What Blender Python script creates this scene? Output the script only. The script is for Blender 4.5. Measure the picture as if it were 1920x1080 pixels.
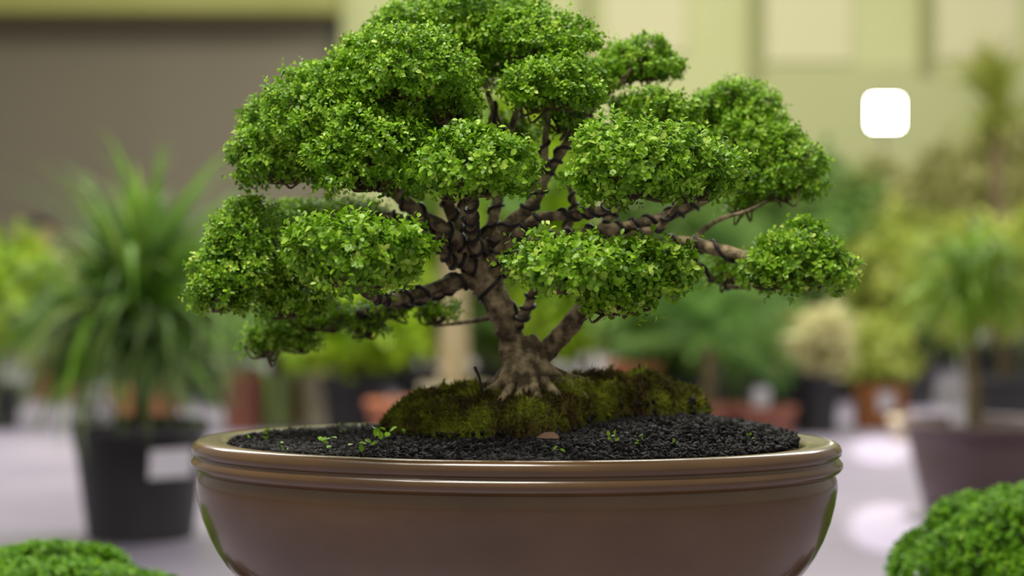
import bpy, bmesh, math
import numpy as np
from mathutils import Vector, Matrix, noise as mnoise

for o in list(bpy.data.objects):
    bpy.data.objects.remove(o, do_unlink=True)
SC = bpy.context.scene
COL = SC.collection
RNG = np.random.default_rng(7)

# ------------------------------------------------------------------ camera
FPX = 3583.0                       # focal length in pixels of a 1920 wide frame
CAM = Vector((0.0, -1.77, 0.75))
PITCH = math.atan(49.0 / FPX)      # slight downward tilt
cam_d = bpy.data.cameras.new('camera')
cam_d.sensor_width = 36.0
cam_d.lens = FPX / 1920.0 * 36.0
cam_d.clip_end = 200
cam_d.dof.use_dof = True
cam_d.dof.focus_distance = 1.63
cam_d.dof.aperture_fstop = 3.1
cam_o = bpy.data.objects.new('camera', cam_d)
COL.objects.link(cam_o)
cam_o.location = CAM
cam_o.rotation_euler = (math.pi / 2 - PITCH, 0, 0)
SC.camera = cam_o

# ------------------------------------------------------------------ light
world = bpy.data.worlds.new('hall_daylight'); SC.world = world
world.use_nodes = True
bgn = world.node_tree.nodes['Background']
bgn.inputs[0].default_value = (1.0, 0.96, 0.88, 1)
bgn.inputs[1].default_value = 0.42
SC.view_settings.view_transform = 'Standard'
SC.view_settings.look = 'None'
SC.view_settings.gamma = 1.0
SC.view_settings.exposure = 0.0
SC.view_settings.use_curve_mapping = False

def area(name, loc, rot, sx, sy, energy, col):
    d = bpy.data.lights.new(name, 'AREA'); d.shape = 'RECTANGLE'
    d.size = sx; d.size_y = sy; d.energy = energy; d.color = col
    o = bpy.data.objects.new(name, d); COL.objects.link(o)
    o.location = loc; o.rotation_euler = rot
    return o
def spot(name, loc, target, energy, ang, col, square=True, blend=0.3, rad=0.03):
    d = bpy.data.lights.new(name, 'SPOT'); d.energy = energy; d.spot_size = ang
    d.spot_blend = blend; d.use_square = square; d.color = col; d.shadow_soft_size = rad
    o = bpy.data.objects.new(name, d); COL.objects.link(o)
    o.location = loc
    v = Vector(target) - Vector(loc)
    o.rotation_euler = v.to_track_quat('-Z', 'Y').to_euler()
    return o
# long lamp rows under the hall roof
area('ceiling_lamp_row_near', (-0.6, -0.7, 3.4), (math.radians(-14), 0, 0), 1.5, 0.8, 132, (1.0, 0.97, 0.88))
area('ceiling_lamp_row_mid', (0, 6.0, 4.6), (0, 0, 0), 9, 2.2, 660, (1.0, 0.97, 0.88))
area('ceiling_lamp_row_far', (1.0, 14.0, 5.6), (math.radians(35), 0, 0), 12, 2.0, 500, (1.0, 1.0, 0.92))

# ------------------------------------------------------------------ helpers
def at(px, py, Y):
    """photo pixel -> world point lying at depth Y"""
    x = (px - 960.0) / FPX; y = (540.0 - py) / FPX
    fy = math.cos(PITCH) + y * math.sin(PITCH)
    fz = -math.sin(PITCH) + y * math.cos(PITCH)
    t = (Y - CAM.y) / fy
    return Vector((CAM.x + x * t, Y, CAM.z + fz * t))
def on_floor(px, py):
    x = (px - 960.0) / FPX; y = (540.0 - py) / FPX
    fy = math.cos(PITCH) + y * math.sin(PITCH)
    fz = -math.sin(PITCH) + y * math.cos(PITCH)
    t = -CAM.z / fz
    return Vector((x * t, CAM.y + fy * t, 0))
def srgb(r, g, b):
    f = lambda c: (c / 255 / 12.92) if c / 255 <= 0.04045 else ((c / 255 + 0.055) / 1.055) ** 2.4
    return (f(r), f(g), f(b), 1.0)

def link(name, me, mat=None, parent=None):
    o = bpy.data.objects.new(name, me); COL.objects.link(o)
    if mat is not None and me is not None and not len(me.materials): me.materials.append(mat)
    if parent is not None: o.parent = parent
    return o
def tag(o, label, cat, group=None):
    o['label'] = label; o['category'] = cat
    if group: o['group'] = group
    return o
def thing(name, label, cat, loc=(0, 0, 0), rz=0.0, group=None):
    o = bpy.data.objects.new(name, None); COL.objects.link(o)
    o.location = loc; o.rotation_euler = (0, 0, rz); o.empty_display_size = 0.1
    return tag(o, label, cat, group)
def mesh(name, v, f, smooth=True):
    me = bpy.data.meshes.new(name)
    me.from_pydata([tuple(p) for p in v], [], [tuple(q) for q in f]); me.update()
    if smooth: me.polygons.foreach_set('use_smooth', [True] * len(me.polygons))
    return me
def bm_mesh(name, bm, smooth=False):
    me = bpy.data.meshes.new(name); bmesh.ops.recalc_face_normals(bm, faces=bm.faces[:])
    bm.to_mesh(me); bm.free()
    if smooth: me.polygons.foreach_set('use_smooth', [True] * len(me.polygons))
    return me
def box_mesh(name, sx, sy, sz, bevel=0.0, base=True):
    bm = bmesh.new(); bmesh.ops.create_cube(bm, size=1)
    bmesh.ops.scale(bm, vec=(sx, sy, sz), verts=bm.verts[:])
    if base: bmesh.ops.translate(bm, vec=(0, 0, sz / 2), verts=bm.verts[:])
    if bevel: bmesh.ops.bevel(bm, geom=bm.edges[:], offset=bevel, segments=2, affect='EDGES')
    return bm_mesh(name, bm)
def lathe_mesh(name, prof, n=48, sx=1.0, sy=1.0, cap_first=False, cap_last=False):
    """prof: list of (rx, ry, z)"""
    v = []; f = []
    for (rx, ry, z) in prof:
        for i in range(n):
            a = 2 * math.pi * i / n
            v.append((rx * math.cos(a) * sx, ry * math.sin(a) * sy, z))
    for k in range(len(prof) - 1):
        for i in range(n):
            j = (i + 1) % n
            f.append((k * n + i, k * n + j, (k + 1) * n + j, (k + 1) * n + i))
    if cap_first: f.append(tuple(range(n))[::-1])
    if cap_last: f.append(tuple((len(prof) - 1) * n + i for i in range(n)))
    return mesh(name, v, f)
def spline(pts, per=8):
    """Catmull-Rom through rows of pts (any width)"""
    P = np.array(pts, float)
    P = np.vstack([2 * P[0] - P[1], P, 2 * P[-1] - P[-2]])
    out = []
    for i in range(1, len(P) - 2):
        p0, p1, p2, p3 = P[i - 1], P[i], P[i + 1], P[i + 2]
        for k in range(per):
            t = k / per
            out.append(0.5 * (2 * p1 + (p2 - p0) * t + (2 * p0 - 5 * p1 + 4 * p2 - p3) * t * t + (3 * p1 - p0 - 3 * p2 + p3) * t ** 3))
    out.append(P[-2])
    return np.array(out)
def frames(c):
    T = np.gradient(c, axis=0); T /= np.linalg.norm(T, axis=1)[:, None] + 1e-12
    N = np.zeros_like(T); ref = np.array([0.3, -0.9, 0.2])
    n = ref - T[0] * ref.dot(T[0]); n /= np.linalg.norm(n)
    for i in range(len(T)):
        n = n - T[i] * n.dot(T[i]); n /= np.linalg.norm(n) + 1e-12
        N[i] = n
    return T, N, np.cross(T, N)
def tube_arrays(c, r, sides=8, bump=0.0, seed=0):
    T, N, B = frames(c); rg = np.random.default_rng(seed)
    v = []; f = []
    for i in range(len(c)):
        for k in range(sides):
            a = 2 * math.pi * k / sides
            rr = r[i]
            if bump:
                d = c[i] + rr * (N[i] * math.cos(a) + B[i] * math.sin(a))
                rr *= 1 + bump * mnoise.noise(Vector(d * 90.0)) + 0.6 * bump * mnoise.noise(Vector(d * 260.0))
            v.append(c[i] + rr * (N[i] * math.cos(a) + B[i] * math.sin(a)))
    for i in range(len(c) - 1):
        for k in range(sides):
            j = (k + 1) % sides
            f.append((i * sides + k, i * sides + j, (i + 1) * sides + j, (i + 1) * sides + k))
    v.append(c[0]); v.append(c[-1]); a0 = len(v) - 2
    for k in range(sides):
        j = (k + 1) % sides
        f.append((a0, j, k)); f.append((a0 + 1, (len(c) - 1) * sides + k, (len(c) - 1) * sides + j))
    return v, f
def tube_mesh(name, pts, radii, per=8, sides=10, bump=0.0):
    S = spline(np.hstack([np.array(pts, float), np.array(radii, float)[:, None]]), per)
    v, f = tube_arrays(S[:, :3], np.maximum(S[:, 3], 1e-4), sides, bump)
    return mesh(name, v, f)

# ------------------------------------------------------------------ materials
def new_mat(name):
    m = bpy.data.materials.new(name); m.use_nodes = True
    return m, m.node_tree, m.node_tree.nodes['Principled BSDF']
def ramp(nt, fac, stops):
    r = nt.nodes.new('ShaderNodeValToRGB')
    while len(r.color_ramp.elements) < len(stops): r.color_ramp.elements.new(0.5)
    for e, (p, c) in zip(r.color_ramp.elements, stops): e.position = p; e.color = c
    nt.links.new(fac, r.inputs[0]); return r.outputs[0]
def noise_node(nt, scale, detail=4, coords='Object', rough=0.55):
    tc = nt.nodes.new('ShaderNodeTexCoord'); n = nt.nodes.new('ShaderNodeTexNoise')
    n.inputs['Scale'].default_value = scale; n.inputs['Detail'].default_value = detail
    n.inputs['Roughness'].default_value = rough
    nt.links.new(tc.outputs[coords], n.inputs['Vector']); return n.outputs['Fac']
def surf(name, c1, c2=None, scale=8.0, rough=0.5, bump=0.0, bscale=None, spec=0.5, coat=0.0, metal=0.0, lo=0.35, hi=0.65):
    m, nt, b = new_mat(name)
    n = noise_node(nt, scale)
    nt.links.new(ramp(nt, n, [(lo, c1), (hi, c2 or c1)]), b.inputs['Base Color'])
    b.inputs['Roughness'].default_value = rough; b.inputs['Specular IOR Level'].default_value = spec
    b.inputs['Coat Weight'].default_value = coat; b.inputs['Coat Roughness'].default_value = 0.08; b.inputs['Metallic'].default_value = metal
    if bump:
        bn = nt.nodes.new('ShaderNodeBump'); bn.inputs['Strength'].default_value = bump; bn.inputs['Distance'].default_value = 0.004
        nt.links.new(noise_node(nt, bscale or scale * 4), bn.inputs['Height']); nt.links.new(bn.outputs[0], b.inputs['Normal'])
    return m
def leaf_mat(name, stops, trans=0.3, rough=0.45, obj_random=False, spec=0.4):
    """colour from the per-leaf 'tint' attribute (or per-object random)"""
    m, nt, b = new_mat(name)
    if obj_random:
        oi = nt.nodes.new('ShaderNodeObjectInfo'); fac = oi.outputs['Random']
    else:
        at_ = nt.nodes.new('ShaderNodeAttribute'); at_.attribute_name = 'tint'; fac = at_.outputs['Fac']
    c = ramp(nt, fac, stops)
    nt.links.new(c, b.inputs['Base Color']); b.inputs['Roughness'].default_value = rough
    b.inputs['Specular IOR Level'].default_value = spec
    tr = nt.nodes.new('ShaderNodeBsdfTranslucent'); nt.links.new(c, tr.inputs[0])
    mx = nt.nodes.new('ShaderNodeMixShader'); mx.inputs[0].default_value = trans
    nt.links.new(b.outputs[0], mx.inputs[1]); nt.links.new(tr.outputs[0], mx.inputs[2])
    nt.links.new(mx.outputs[0], nt.nodes['Material Output'].inputs[0])
    return m

M = {}
M['wall'] = surf('painted_wall', srgb(196, 200, 138), srgb(204, 207, 147), 0.6, 0.7)
M['panel'] = surf('cream_panel', srgb(213, 208, 160), srgb(219, 214, 168), 0.6, 0.6)
M['strip'] = surf('olive_strip', srgb(150, 152, 98), srgb(158, 160, 106), 1.0, 0.7)
M['lowwall'] = surf('lower_wall_band', srgb(184, 187, 130), srgb(190, 193, 137), 0.7, 0.7)
M['beam'] = surf('lintel_paint', srgb(146, 148, 72), srgb(154, 154, 80), 0.8, 0.6)
M['slat'] = surf('shutter_steel', srgb(134, 126, 104), srgb(142, 134, 112), 0.5, 0.5, metal=0.0)
M['frame'] = surf('shutter_frame', srgb(78, 76, 56), srgb(84, 82, 60), 1.0, 0.6)
M['floor'] = surf('floor_concrete', srgb(140, 132, 152), srgb(160, 152, 168), 1.3, 0.40, bump=0.02, bscale=40)
M['glaze'] = surf('brown_glaze', srgb(76, 51, 20), srgb(95, 67, 32), 7.0, 0.25, bump=0.04, bscale=9, spec=0.55, coat=0.35)
M['bark'] = surf('bonsai_bark', srgb(80, 68, 46), srgb(172, 152, 116), 80, 0.85, bump=1.0, bscale=150, lo=0.40, hi=0.64)
M['wire'] = surf('black_wire', srgb(26, 20, 16), srgb(34, 26, 22), 30, 0.5)
M['grit'] = surf('black_grit', srgb(10, 9, 9), srgb(50, 45, 42), 260, 0.7, spec=0.25, lo=0.45, hi=0.75)
M['soil'] = surf('dark_soil', srgb(24, 22, 20), srgb(40, 36, 32), 120, 0.9)
M['potsoil'] = surf('pot_soil', srgb(50, 40, 30), srgb(80, 64, 46), 30, 0.9)
M['blackpot'] = surf('black_plastic', srgb(44, 44, 44), srgb(54, 53, 53), 5, 0.55)
M['brownpot'] = surf('brown_plastic', srgb(84, 66, 66), srgb(94, 76, 74), 4, 0.5)
M['terra'] = surf('terracotta', srgb(176, 108, 72), srgb(190, 122, 86), 6, 0.75)
M['brick_red'] = surf('red_clay', srgb(146, 88, 70), srgb(158, 100, 82), 6, 0.75)
M['creampot'] = surf('cream_ceramic', srgb(206, 194, 162), srgb(216, 204, 174), 4, 0.5)
M['palegreen'] = surf('pale_green_ceramic', srgb(160, 184, 110), srgb(176, 196, 128), 4, 0.5)
M['wood'] = surf('orange_wood', srgb(150, 92, 42), srgb(176, 112, 58), 9, 0.6)
M['stand'] = surf('dark_stained_wood', srgb(66, 44, 28), srgb(86, 58, 38), 9, 0.5)
M['label'] = surf('white_card', srgb(222, 218, 226), srgb(230, 226, 232), 5, 0.6)
M['palebark'] = surf('pale_trunk', srgb(176, 158, 118), srgb(196, 176, 138), 9, 0.8, bump=0.3, bscale=30)
M['darkbark'] = surf('brown_trunk', srgb(92, 80, 52), srgb(122, 106, 72), 12, 0.85, bump=0.4, bscale=40)
M['twig'] = surf('twig_bark', srgb(74, 62, 36), srgb(104, 88, 54), 80, 0.8)
M['dry'] = surf('dry_leaf', srgb(96, 70, 50), srgb(120, 90, 66), 60, 0.7)
M['metal'] = surf('grey_metal', srgb(120, 120, 112), srgb(132, 132, 122), 6, 0.4)

M['leaf'] = leaf_mat('bonsai_leaf', [(0.0, srgb(76, 116, 18)), (0.5, srgb(122, 170, 28)), (0.85, srgb(158, 198, 50)), (1.0, srgb(190, 214, 92))], 0.30, 0.42)
M['moss'] = leaf_mat('moss', [(0.0, srgb(68, 54, 30)), (0.3, srgb(88, 84, 32)), (0.6, srgb(108, 120, 34)), (1.0, srgb(164, 166, 56))], 0.25, 0.8, spec=0.1)
M['sprout'] = leaf_mat('sprout_leaf', [(0.0, srgb(120, 170, 30)), (1.0, srgb(165, 210, 60))], 0.3)
M['dome'] = leaf_mat('dome_leaf', [(0.0, srgb(70, 120, 14)), (0.6, srgb(104, 160, 18)), (1.0, srgb(138, 186, 36))], 0.25, 0.5)
M['blade'] = leaf_mat('grass_blade', [(0.0, srgb(94, 124, 70)), (0.45, srgb(112, 150, 62)), (0.8, srgb(126, 180, 36)), (1.0, srgb(172, 196, 104))], 0.42, 0.45, True)
M['mop'] = leaf_mat('mop_blade', [(0.0, srgb(112, 150, 40)), (0.6, srgb(130, 172, 36)), (1.0, srgb(160, 188, 74))], 0.4, 0.45, True)
M['lime'] = leaf_mat('lime_leaf', [(0.0, srgb(112, 150, 10)), (0.6, srgb(150, 184, 20)), (1.0, srgb(186, 206, 60))], 0.35)
M['yellow'] = leaf_mat('yellow_green_leaf', [(0.0, srgb(136, 152, 52)), (0.6, srgb(172, 184, 78)), (1.0, srgb(206, 210, 124))], 0.45)
M['olive'] = leaf_mat('olive_leaf', [(0.0, srgb(142, 148, 78)), (0.6, srgb(180, 182, 108)), (1.0, srgb(214, 210, 150))], 0.45)
M['mid'] = leaf_mat('mid_green_leaf', [(0.0, srgb(92, 128, 54)), (0.6, srgb(118, 156, 72)), (1.0, srgb(152, 182, 98))], 0.45)
M['frond'] = leaf_mat('palm_frond', [(0.0, srgb(88, 124, 62)), (0.5, srgb(108, 150, 68)), (1.0, srgb(146, 176, 96))], 0.45, 0.45, True)
M['flower'] = leaf_mat('pale_petal', [(0.0, srgb(196, 190, 130)), (1.0, srgb(226, 222, 170))], 0.3, 0.6)
M['wflower'] = leaf_mat('white_petal', [(0.0, srgb(214, 206, 200)), (1.0, srgb(232, 226, 224))], 0.3, 0.6)

# ------------------------------------------------------------------ leaves
# oval leaf: 8 points, folded along its midrib
LT = np.array([[0, 0, 0], [-.42, .34, .07], [0, .34, 0], [.42, .34, .07], [-.44, .70, .05], [0, .70, -.03], [.44, .70, .05], [0, 1.0, -.10]])
LF = [(0, 2, 1), (0, 3, 2), (1, 2, 5, 4), (2, 3, 6, 5), (4, 5, 7), (5, 6, 7)]
LL = np.concatenate([np.array(q) for q in LF]); LS = np.array([len(q) for q in LF])
def unit(a): return a / (np.linalg.norm(a, axis=-1, keepdims=True) + 1e-12)
def leaves_mesh(name, pos, dirv, nrm, length, width, tint):
    n = len(pos)
    d = unit(dirv); s = unit(np.cross(d, nrm)); z = np.cross(s, d)
    V = (pos[:, None, :] + LT[None, :, 0, None] * (s * width[:, None])[:, None, :]
         + LT[None, :, 1, None] * (d * length[:, None])[:, None, :]
         + LT[None, :, 2, None] * (z * length[:, None])[:, None, :])
    me = bpy.data.meshes.new(name)
    me.vertices.add(n * 8); me.vertices.foreach_set('co', V.astype(np.float32).ravel())
    loops = (LL[None, :] + (np.arange(n) * 8)[:, None]).ravel()
    me.loops.add(len(loops)); me.loops.foreach_set('vertex_index', loops.astype(np.int32))
    tot = np.tile(LS, n); st = np.concatenate([[0], np.cumsum(tot)[:-1]])
    me.polygons.add(len(tot)); me.polygons.foreach_set('loop_start', st.astype(np.int32)); me.polygons.foreach_set('loop_total', tot.astype(np.int32))
    me.polygons.foreach_set('use_smooth', np.ones(len(tot), bool))
    a = me.attributes.new('tint', 'FLOAT', 'POINT'); a.data.foreach_set('value', np.repeat(tint, 8).astype(np.float32))
    me.update(); me.validate()
    return me
def rand_dirs(n, rg, zmin=-1.0):
    z = rg.uniform(zmin, 1, n); a = rg.uniform(0, 2 * math.pi, n); r = np.sqrt(1 - z * z)
    return np.stack([r * np.cos(a), r * np.sin(a), z], 1)
def blob_surface(rg, n, rad, zmin, clump_n, bump, ex=2.0):
    """points and outward normals on a lumpy ellipsoid dome; rad=(rx,ry,rz_up,rz_down)"""
    u = rand_dirs(n, rg, zmin)
    C = rand_dirs(clump_n, rg, zmin); h = rg.uniform(0.75, 1.0, clump_n)
    dm = u @ C.T
    ang = np.arccos(np.clip(dm, -1, 1)); w = 1.9 / math.sqrt(clump_n)
    k = np.max(h[None, :] * np.sqrt(np.clip(1 - (ang / w) ** 2, 0, 1)), axis=1)
    f = 1 - bump + bump * k
    rz = np.where(u[:, 2] > 0, rad[2], rad[3])
    R = np.stack([np.full(n, rad[0]), np.full(n, rad[1]), rz], 1)
    f = f / (np.abs(u) ** ex).sum(1) ** (1 / ex)
    p = u * R * f[:, None]
    nn = unit(u / R)
    best = C[np.argmax(h[None, :] - 0.6 * ang, axis=1)]
    nn = unit(nn + 0.8 * (u - best) / w * 0.5)
    return p, nn, k
def shoots(rg, base, axis, L, k, ll, lw, up=0.25):
    """k leaves on each shoot -> pos, dir, nrm, len, wid, tint arrays"""
    m = len(base)
    axis = unit(axis + np.array([0, 0, up]) + rg.normal(0, .33, (m, 3)))
    ref = unit(rg.normal(0, 1, (m, 3))); s = unit(np.cross(axis, ref)); b = np.cross(axis, s)
    out = []
    ph = rg.uniform(0, 6.28, m); tn = np.clip(rg.normal(.45, .2, m), 0, 1)
    for i in range(k):
        t = (i + 0.4) / k; a = ph + i * 2.4
        rd = s * np.cos(a)[:, None] + b * np.sin(a)[:, None]
        p = base + axis * (L * t)[:, None]
        d = unit(axis * (0.35 + 0.5 * t) + rd + rg.normal(0, .15, (m, 3)))
        nr = unit(axis - d * np.sum(axis * d, 1)[:, None] + rg.normal(0, .22, (m, 3)))
        l = ll * rg.uniform(.7, 1.15, m) * (1.0 if i < k - 1 else 0.75)
        out.append((p, d, nr, l, l * lw / ll * rg.uniform(.85, 1.1, m), np.clip(tn + rg.normal(0, .12, m) + (0.16 if i >= k - 2 else 0), 0, 1)))
    return [np.concatenate([o[j] for o in out]) for j in range(6)]

# ================================================================== the setting
fl = link('floor', box_mesh('floor', 44, 44, 0.2), M['floor']); fl.location = (0, 8, -0.2); fl['kind'] = 'structure'
WY = 20.0                                   # front face of the back wall
def wx(px): return at(px, 491, WY).x
def wz(py): return at(960, py, WY).z
SH_R = wx(640); SH_L = -9.0; SH_T = wz(30)
def wall_piece(name, x0, x1, z0, z1, y0, y1, mat, parent=None):
    me = box_mesh(name, x1 - x0, y1 - y0, z1 - z0)
    o = link(name, me, mat, parent); o.location = ((x0 + x1) / 2, (y0 + y1) / 2, z0)
    return o
bm = bmesh.new()
for (x0, x1, z0, z1) in ((-16, SH_L, 0, 8), (SH_R, 16, 0, 8), (SH_L, SH_R, SH_T, 8)):
    g = bmesh.ops.create_cube(bm, size=1)['verts']
    bmesh.ops.scale(bm, vec=(x1 - x0, 0.3, z1 - z0), verts=g)
    bmesh.ops.translate(bm, vec=((x0 + x1) / 2, WY + 0.15, (z0 + z1) / 2), verts=g)
wall = link('wall_back', bm_mesh('wall_back', bm), M['wall']); wall['kind'] = 'structure'
for (a, b, t, bt) in ((1132, 1286, -420, 100), (1434, 1594, -420, 118), (1752, 1906, -420, 112), (2070, 2230, -420, 112), (2390, 2550, -420, 112)):
    wall_piece('panel', wx(a), wx(b), wz(bt), wz(t), WY - 0.06, WY + 0.01, M['panel'], wall)
for (c, bt, w) in ((1100, 110, 14), (1414, 150, 20), (1732, 140, 20), (2050, 140, 20), (2370, 140, 20)):
    wall_piece('strip', wx(c - w / 2), wx(c + w / 2), wz(bt), wz(-420), WY - 0.10, WY + 0.01, M['strip'], wall)
lo = wall_piece('trim_1', wx(1424), 15.9, 0.0, wz(122), WY - 0.03, WY + 0.01, M['lowwall']); lo['kind'] = 'structure'
# roller shutter door
door = link('door_1', box_mesh('shutter_backing', SH_R - SH_L, 0.04, SH_T), M['frame']); door.location = ((SH_L + SH_R) / 2, WY + 0.22, 0); door['kind'] = 'structure'
nsl = 42; sh = SH_T / nsl
bm = bmesh.new()
prof = [(0.0, 0.0), (-0.018, sh * 0.2), (-0.026, sh * 0.5), (-0.018, sh * 0.8), (0.0, sh * 0.96)]
L = SH_R - SH_L - 0.16
for s in (-1, 1):
    for (y, z) in prof: bm.verts.new((s * L / 2, y, z))
bm.verts.ensure_lookup_table()
for k in range(4): bm.faces.new((bm.verts[k], bm.verts[k + 1], bm.verts[5 + k + 1], bm.verts[5 + k]))
slat_me = bm_mesh('slat', bm)
slat_me.materials.append(M['slat'])
for k in range(nsl):
    o = link('slat', slat_me, None, door); o.location = (0, -0.03, k * sh)
for xs in (SH_L + 0.05, SH_R - 0.05):
    o = link('guide_rail', box_mesh('guide_rail', 0.1, 0.1, SH_T), M['frame'], door); o.location = (xs - (SH_L + SH_R) / 2, -0.1, 0)
tr = wall_piece('trim_2', SH_L - 0.1, SH_R, SH_T - 0.02, SH_T + 0.34, WY - 0.55, WY + 0.01, M['beam']); tr['kind'] = 'structure'  # lintel made extra deep so that it shades the shutter top

# flood lamp on a mast near the wall
lp = at(1660, 212, 18.0)
t = thing('flood_lamp', 'bright square white flood lamp glowing on a slim mast before the wall', 'lamp', (lp.x, 18.0, 0))
o = link('mast', tube_mesh('mast', [(0, 0.12, 0.02), (0, 0.12, 1.0), (0, 0.12, lp.z + 0.05)], [0.025, 0.022, 0.018], 4, 10), M['metal'], t)
o = link('base_plate', lathe_mesh('base_plate', [(0.001, 0.001, 0.03), (0.2, 0.2, 0.03), (0.22, 0.22, 0.0), (0.001, 0.001, 0.0)], 24), M['metal'], t); o.location = (0, 0.12, 0)
hs = link('housing', box_mesh('housing', 0.34, 0.12, 0.34, 0.015, False), M['metal'], t); hs.location = (0, 0.062, lp.z)
em, nt, b = new_mat('lamp_glow'); b.inputs['Emission Color'].default_value = (1, 0.97, 0.93, 1); b.inputs['Emission Strength'].default_value = 30
o = link('lit_panel', box_mesh('lit_panel', 0.29, 0.012, 0.29, 0.004, False), em, hs); o.location = (0, -0.066, 0)

# unseen spots added to make bright patches on the floor near the brown pot
for (px, py, w, l, e) in ((1650, 843, 0.20, 1.0, 1900), (1662, 985, 0.19, 0.9, 1900)):
    p = on_floor(px, py)
    so = spot('floor_spot', (p.x, p.y, 5.0), p, e, 2 * math.atan(l / 2 / 5.0) * 1.15, (1, 0.95, 0.92), False, 0.12)
    so.rotation_euler = (0, 0, -math.atan2(p.x, p.y - CAM.y)); so.scale = (w / l, 1, 1)

# ================================================================== background plants
def pot_profile(rt, rb, h, rim=0.0, lip=0.03, thick=0.012):
    return [(0.001, 0.001, 0.0), (rb, rb, 0.0), (rb * 1.01, rb * 1.01, 0.008), (rt - rim, rt - rim, h - lip), (rt, rt, h - lip), (rt + 0.002, rt + 0.002, h - 0.004), (rt - thick * .4, rt - thick * .4, h),
            (rt - thick, rt - thick, h - 0.004), (rt - thick - 0.004, rt - thick - 0.004, h * 0.72)]
def make_pot(t, rt, rb, h, mat, rim=0.008, lip=0.03, n=40, name='pot'):
    o = link(name, lathe_mesh('pot', pot_profile(rt, rb, h, rim, lip), n), mat, t)
    r = rt - 0.013
    v = [(0, 0, h * 0.9 + 0.012)]; f = []
    for k, q in enumerate((0.5, 1.0)):
        for i in range(24): a = 2 * math.pi * i / 24; v.append((r * q * math.cos(a), r * q * math.sin(a), h * 0.9 + (0.008 if k == 0 else 0)))
    for i in range(24):
        j = (i + 1) % 24; f.append((0, 1 + i, 1 + j)); f.append((1 + i, 25 + i, 25 + j, 1 + j))
    link('soil', mesh('soil', v, f), M['potsoil'], t)
    return o
def blade_mesh(name, L, w, droop, segs=7):
    """strap leaf starting at origin, leaving along +X and falling under gravity; V-folded"""
    v = []; f = []
    for i in range(segs + 1):
        s = i / segs
        ww = w * (0.55 + 0.9 * s if s < 0.3 else (1 - s) / 0.7 * 0.82 + 0.02)
        a = -droop * s * s * 0.9
        x = L * (math.sin(a) / a if abs(a) > 1e-3 else 1) * s; z = L * s * (-(1 - math.cos(a)) / abs(a) if abs(a) > 1e-3 else 0)
        v += [(x, -ww / 2, z + ww * .22), (x, 0, z), (x, ww / 2, z + ww * .22)]
    for i in range(segs):
        for k in (0, 1): f.append((3 * i + k, 3 * i + k + 1, 3 * i + 4 + k, 3 * i + 3 + k))
    return mesh(name, v, f)
def add_blades(t, rg, n, centre, L, w, mat, el=(-0.3, 1.5), spread=0.03, droop=(0.5, 1.6), az=None, name='leaf', tilt=None):
    vs = []
    for k in range(8):
        me = blade_mesh('blade', L * (0.72 + 0.05 * k), w * rg.uniform(.8, 1.2), droop[0] + (droop[1] - droop[0]) * k / 7); me.materials.append(mat); vs.append(me)
    for i in range(n):
        a = rg.uniform(0, 2 * math.pi) if az is None else rg.uniform(*az)
        e = el[0] + (el[1] - el[0]) * rg.random() ** 0.8
        o = link(name, vs[int(rg.integers(8))], None, t)
        o.location = (centre[0] + rg.normal(0, spread), centre[1] + rg.normal(0, spread), centre[2] + rg.normal(0, spread))
        o.rotation_euler = (rg.normal(0, .2), -e, a)
        s = rg.uniform(.8, 1.12); o.scale = (s, s, s)
def joined_blades(t, rg, n, centre, L, w, mat, el, spread, droop, name='foliage'):
    V = []; F = []; tint = []
    for i in range(n):
        k = rg.random(); s = rg.uniform(.65, 1.1)
        me = blade_mesh('tmp', L * s, w * rg.uniform(.8, 1.2), droop[0] + (droop[1] - droop[0]) * k)
        mt = Matrix.Rotation(rg.uniform(0, 2 * math.pi), 4, 'Z') @ Matrix.Rotation(-rg.uniform(*el), 4, 'Y') @ Matrix.Rotation(rg.normal(0, .2), 4, 'X')
        off = Vector((centre[0] + rg.normal(0, spread), centre[1] + rg.normal(0, spread), centre[2] + rg.normal(0, spread))); b = len(V)
        V += [mt @ v.co + off for v in me.vertices]; F += [tuple(b + q for q in p.vertices) for p in me.polygons]; tint += [rg.random()] * len(me.vertices)
        bpy.data.meshes.remove(me)
    me = mesh(name, V, F); a = me.attributes.new('tint', 'FLOAT', 'POINT'); a.data.foreach_set('value', tint)
    o = link(name, me, mat, t); o['kind'] = 'stuff'
    return o
def bush_mesh(name, rg, c, rad, n_sh, k, ll, lw, clumps=14, bump=0.35, zmin=-0.7, L=0.1):
    p, nn, kk = blob_surface(rg, n_sh, rad, zmin, clumps, bump)
    q = rg.random(n_sh) ** 0.5; p = p * (0.45 + 0.55 * q)[:, None]
    A = shoots(rg, p + np.array(c), nn, rg.uniform(.6, 1.2, n_sh) * L, k, ll, lw)
    return leaves_mesh(name, *A)
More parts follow.
